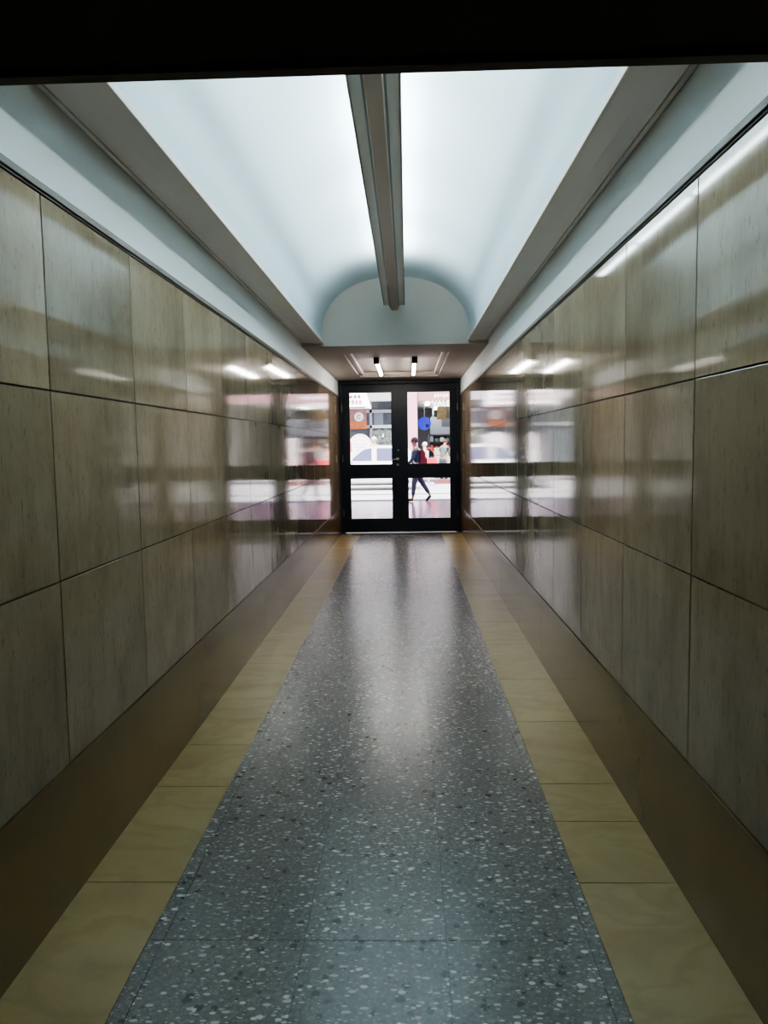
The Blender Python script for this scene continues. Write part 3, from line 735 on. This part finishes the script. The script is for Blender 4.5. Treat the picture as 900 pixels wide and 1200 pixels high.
for s in (-1, 1):
    m = MB(); pts = [(.02,.44),(-.10,.53),(-.22,.46),(-.26,.30),(-.20,.12),(.0,.06)]
    for a, c in zip(pts, pts[1:]): m.tube((a[0], s*.12, a[1]), (c[0], s*.12, c[1]), .020, n=8)
    m.build('strap', WHT, bp_)
tag(bp_, 'maroon backpack with pale straps on the person in navy', 'backpack')
p2 = person((.70, 30.0, -.11), math.pi*.9, 1.66, [(.08,.50,.10,.09,0),(-.04,.50,-.12,.09,0)], [(.04,1.14,.10,.90),(.02,1.14,.06,.88)], (SK2,HAIRW,WHT,WHT,WHT), 'person with white hair in a white jacket crossing the sunlit street')
m = MB(); m.prism([(-.20,0),(.20,0),(.23,.10),(.20,.42),(-.20,.42),(-.23,.10)], 'y', -.07, .07)
rb = empty('shoulder_bag', (.93, 29.72, .55)); m.build('bag', mat('bright_red_leather', (.75,.02,.05), .5), rb, bevel=.025)
m = MB()
pts = [(-.18,.42),(-.22,.62),(-.16,.80),(-.02,.80),(.10,.60),(.18,.42)]
for a, c in zip(pts, pts[1:]): m.tube((a[0], 0, a[1]), (c[0], 0, c[1]), .012, n=8)
m.build('strap', mat('red_strap', (.6,.02,.04), .5), rb)
tag(rb, 'bright red bag carried by the white-haired person', 'bag')
p3 = person((-1.30, 30.6, -.11), -math.pi/2, 1.90, walk, [(.02,1.14,.06,.90),(.02,1.14,.06,.90)], (SK2,HAIRW,WHT,WHT,WHT), 'person in white standing behind the white car, head above its roof')
p4 = person((1.52, 32.9, -.0), math.pi*.35, 1.66, [(.0,.50,-.02,.09,0),(.03,.50,.05,.09,0)], [(.16,1.2,.36,1.15),(.12,1.14,.26,1.0)], (SK1,HAIR1,GRN,JEAN,BLK), 'person in grey green shirt bending over the market stall', lean=.35)

area('hall_ceiling_fill', (2.6, YF+3.2, 2.9), (math.pi,0,0), 3, 4, 90, (1,.97,.95))  # added fill facing up to brighten the hall ceiling, belongs to no fitting
# ------------------------------------------------------------------ daylight
w = bpy.data.worlds.new('World'); SC.world = w; w.use_nodes = True
nt = w.node_tree; bg = nt.nodes['Background']
sky = nt.nodes.new('ShaderNodeTexSky'); sky.sky_type = 'NISHITA'; sky.sun_disc = False; sky.sun_elevation = math.radians(58); sky.sun_rotation = math.radians(180); sky.air_density = 1; sky.dust_density = 2
mixc = nt.nodes.new('ShaderNodeMix'); mixc.data_type = 'RGBA'; mixc.inputs[0].default_value = .45; mixc.inputs[7].default_value = (5.2,4.9,5.2,1)
nt.links.new(sky.outputs[0], mixc.inputs[6]); nt.links.new(mixc.outputs[2], bg.inputs[0]); bg.inputs[1].default_value = .5
sl = bpy.data.lights.new('sun', 'SUN'); sl.energy = 7; sl.angle = .01; sl.color = (1,.96,.90)
so = bpy.data.objects.new('sun', sl); COL.objects.link(so)
so.rotation_euler = (math.radians(32), 0, math.radians(-8))     # comes from behind the building, shines towards +y

# ------------------------------------------------------------------ camera
cam = bpy.data.cameras.new('camera'); co = bpy.data.objects.new('camera', cam); COL.objects.link(co)
R = Matrix(((0.9994298314983338, 0.013073187171834113, 0.03113043026336656),
            (0.029871753003082042, 0.08740253656457339, -0.9957251001027349),
            (-0.01573817917470111, 0.9960872895380447, 0.08696218337309844)))
co.matrix_world = Matrix.Translation((0, 0, EYE)) @ R.to_4x4()
cam.sensor_fit = 'HORIZONTAL'; cam.sensor_width = 36; cam.lens = 36*900/900; cam.clip_start = .05; cam.clip_end = 300
SC.camera = co

SC.view_settings.view_transform = 'AgX'; SC.view_settings.look = 'AgX - Medium High Contrast'; SC.view_settings.exposure = .88
SC.cycles.use_denoising = True; SC.cycles.max_bounces = 14; SC.cycles.diffuse_bounces = 6; SC.cycles.glossy_bounces = 6; SC.cycles.sample_clamp_indirect = 6; SC.cycles.caustics_reflective = False
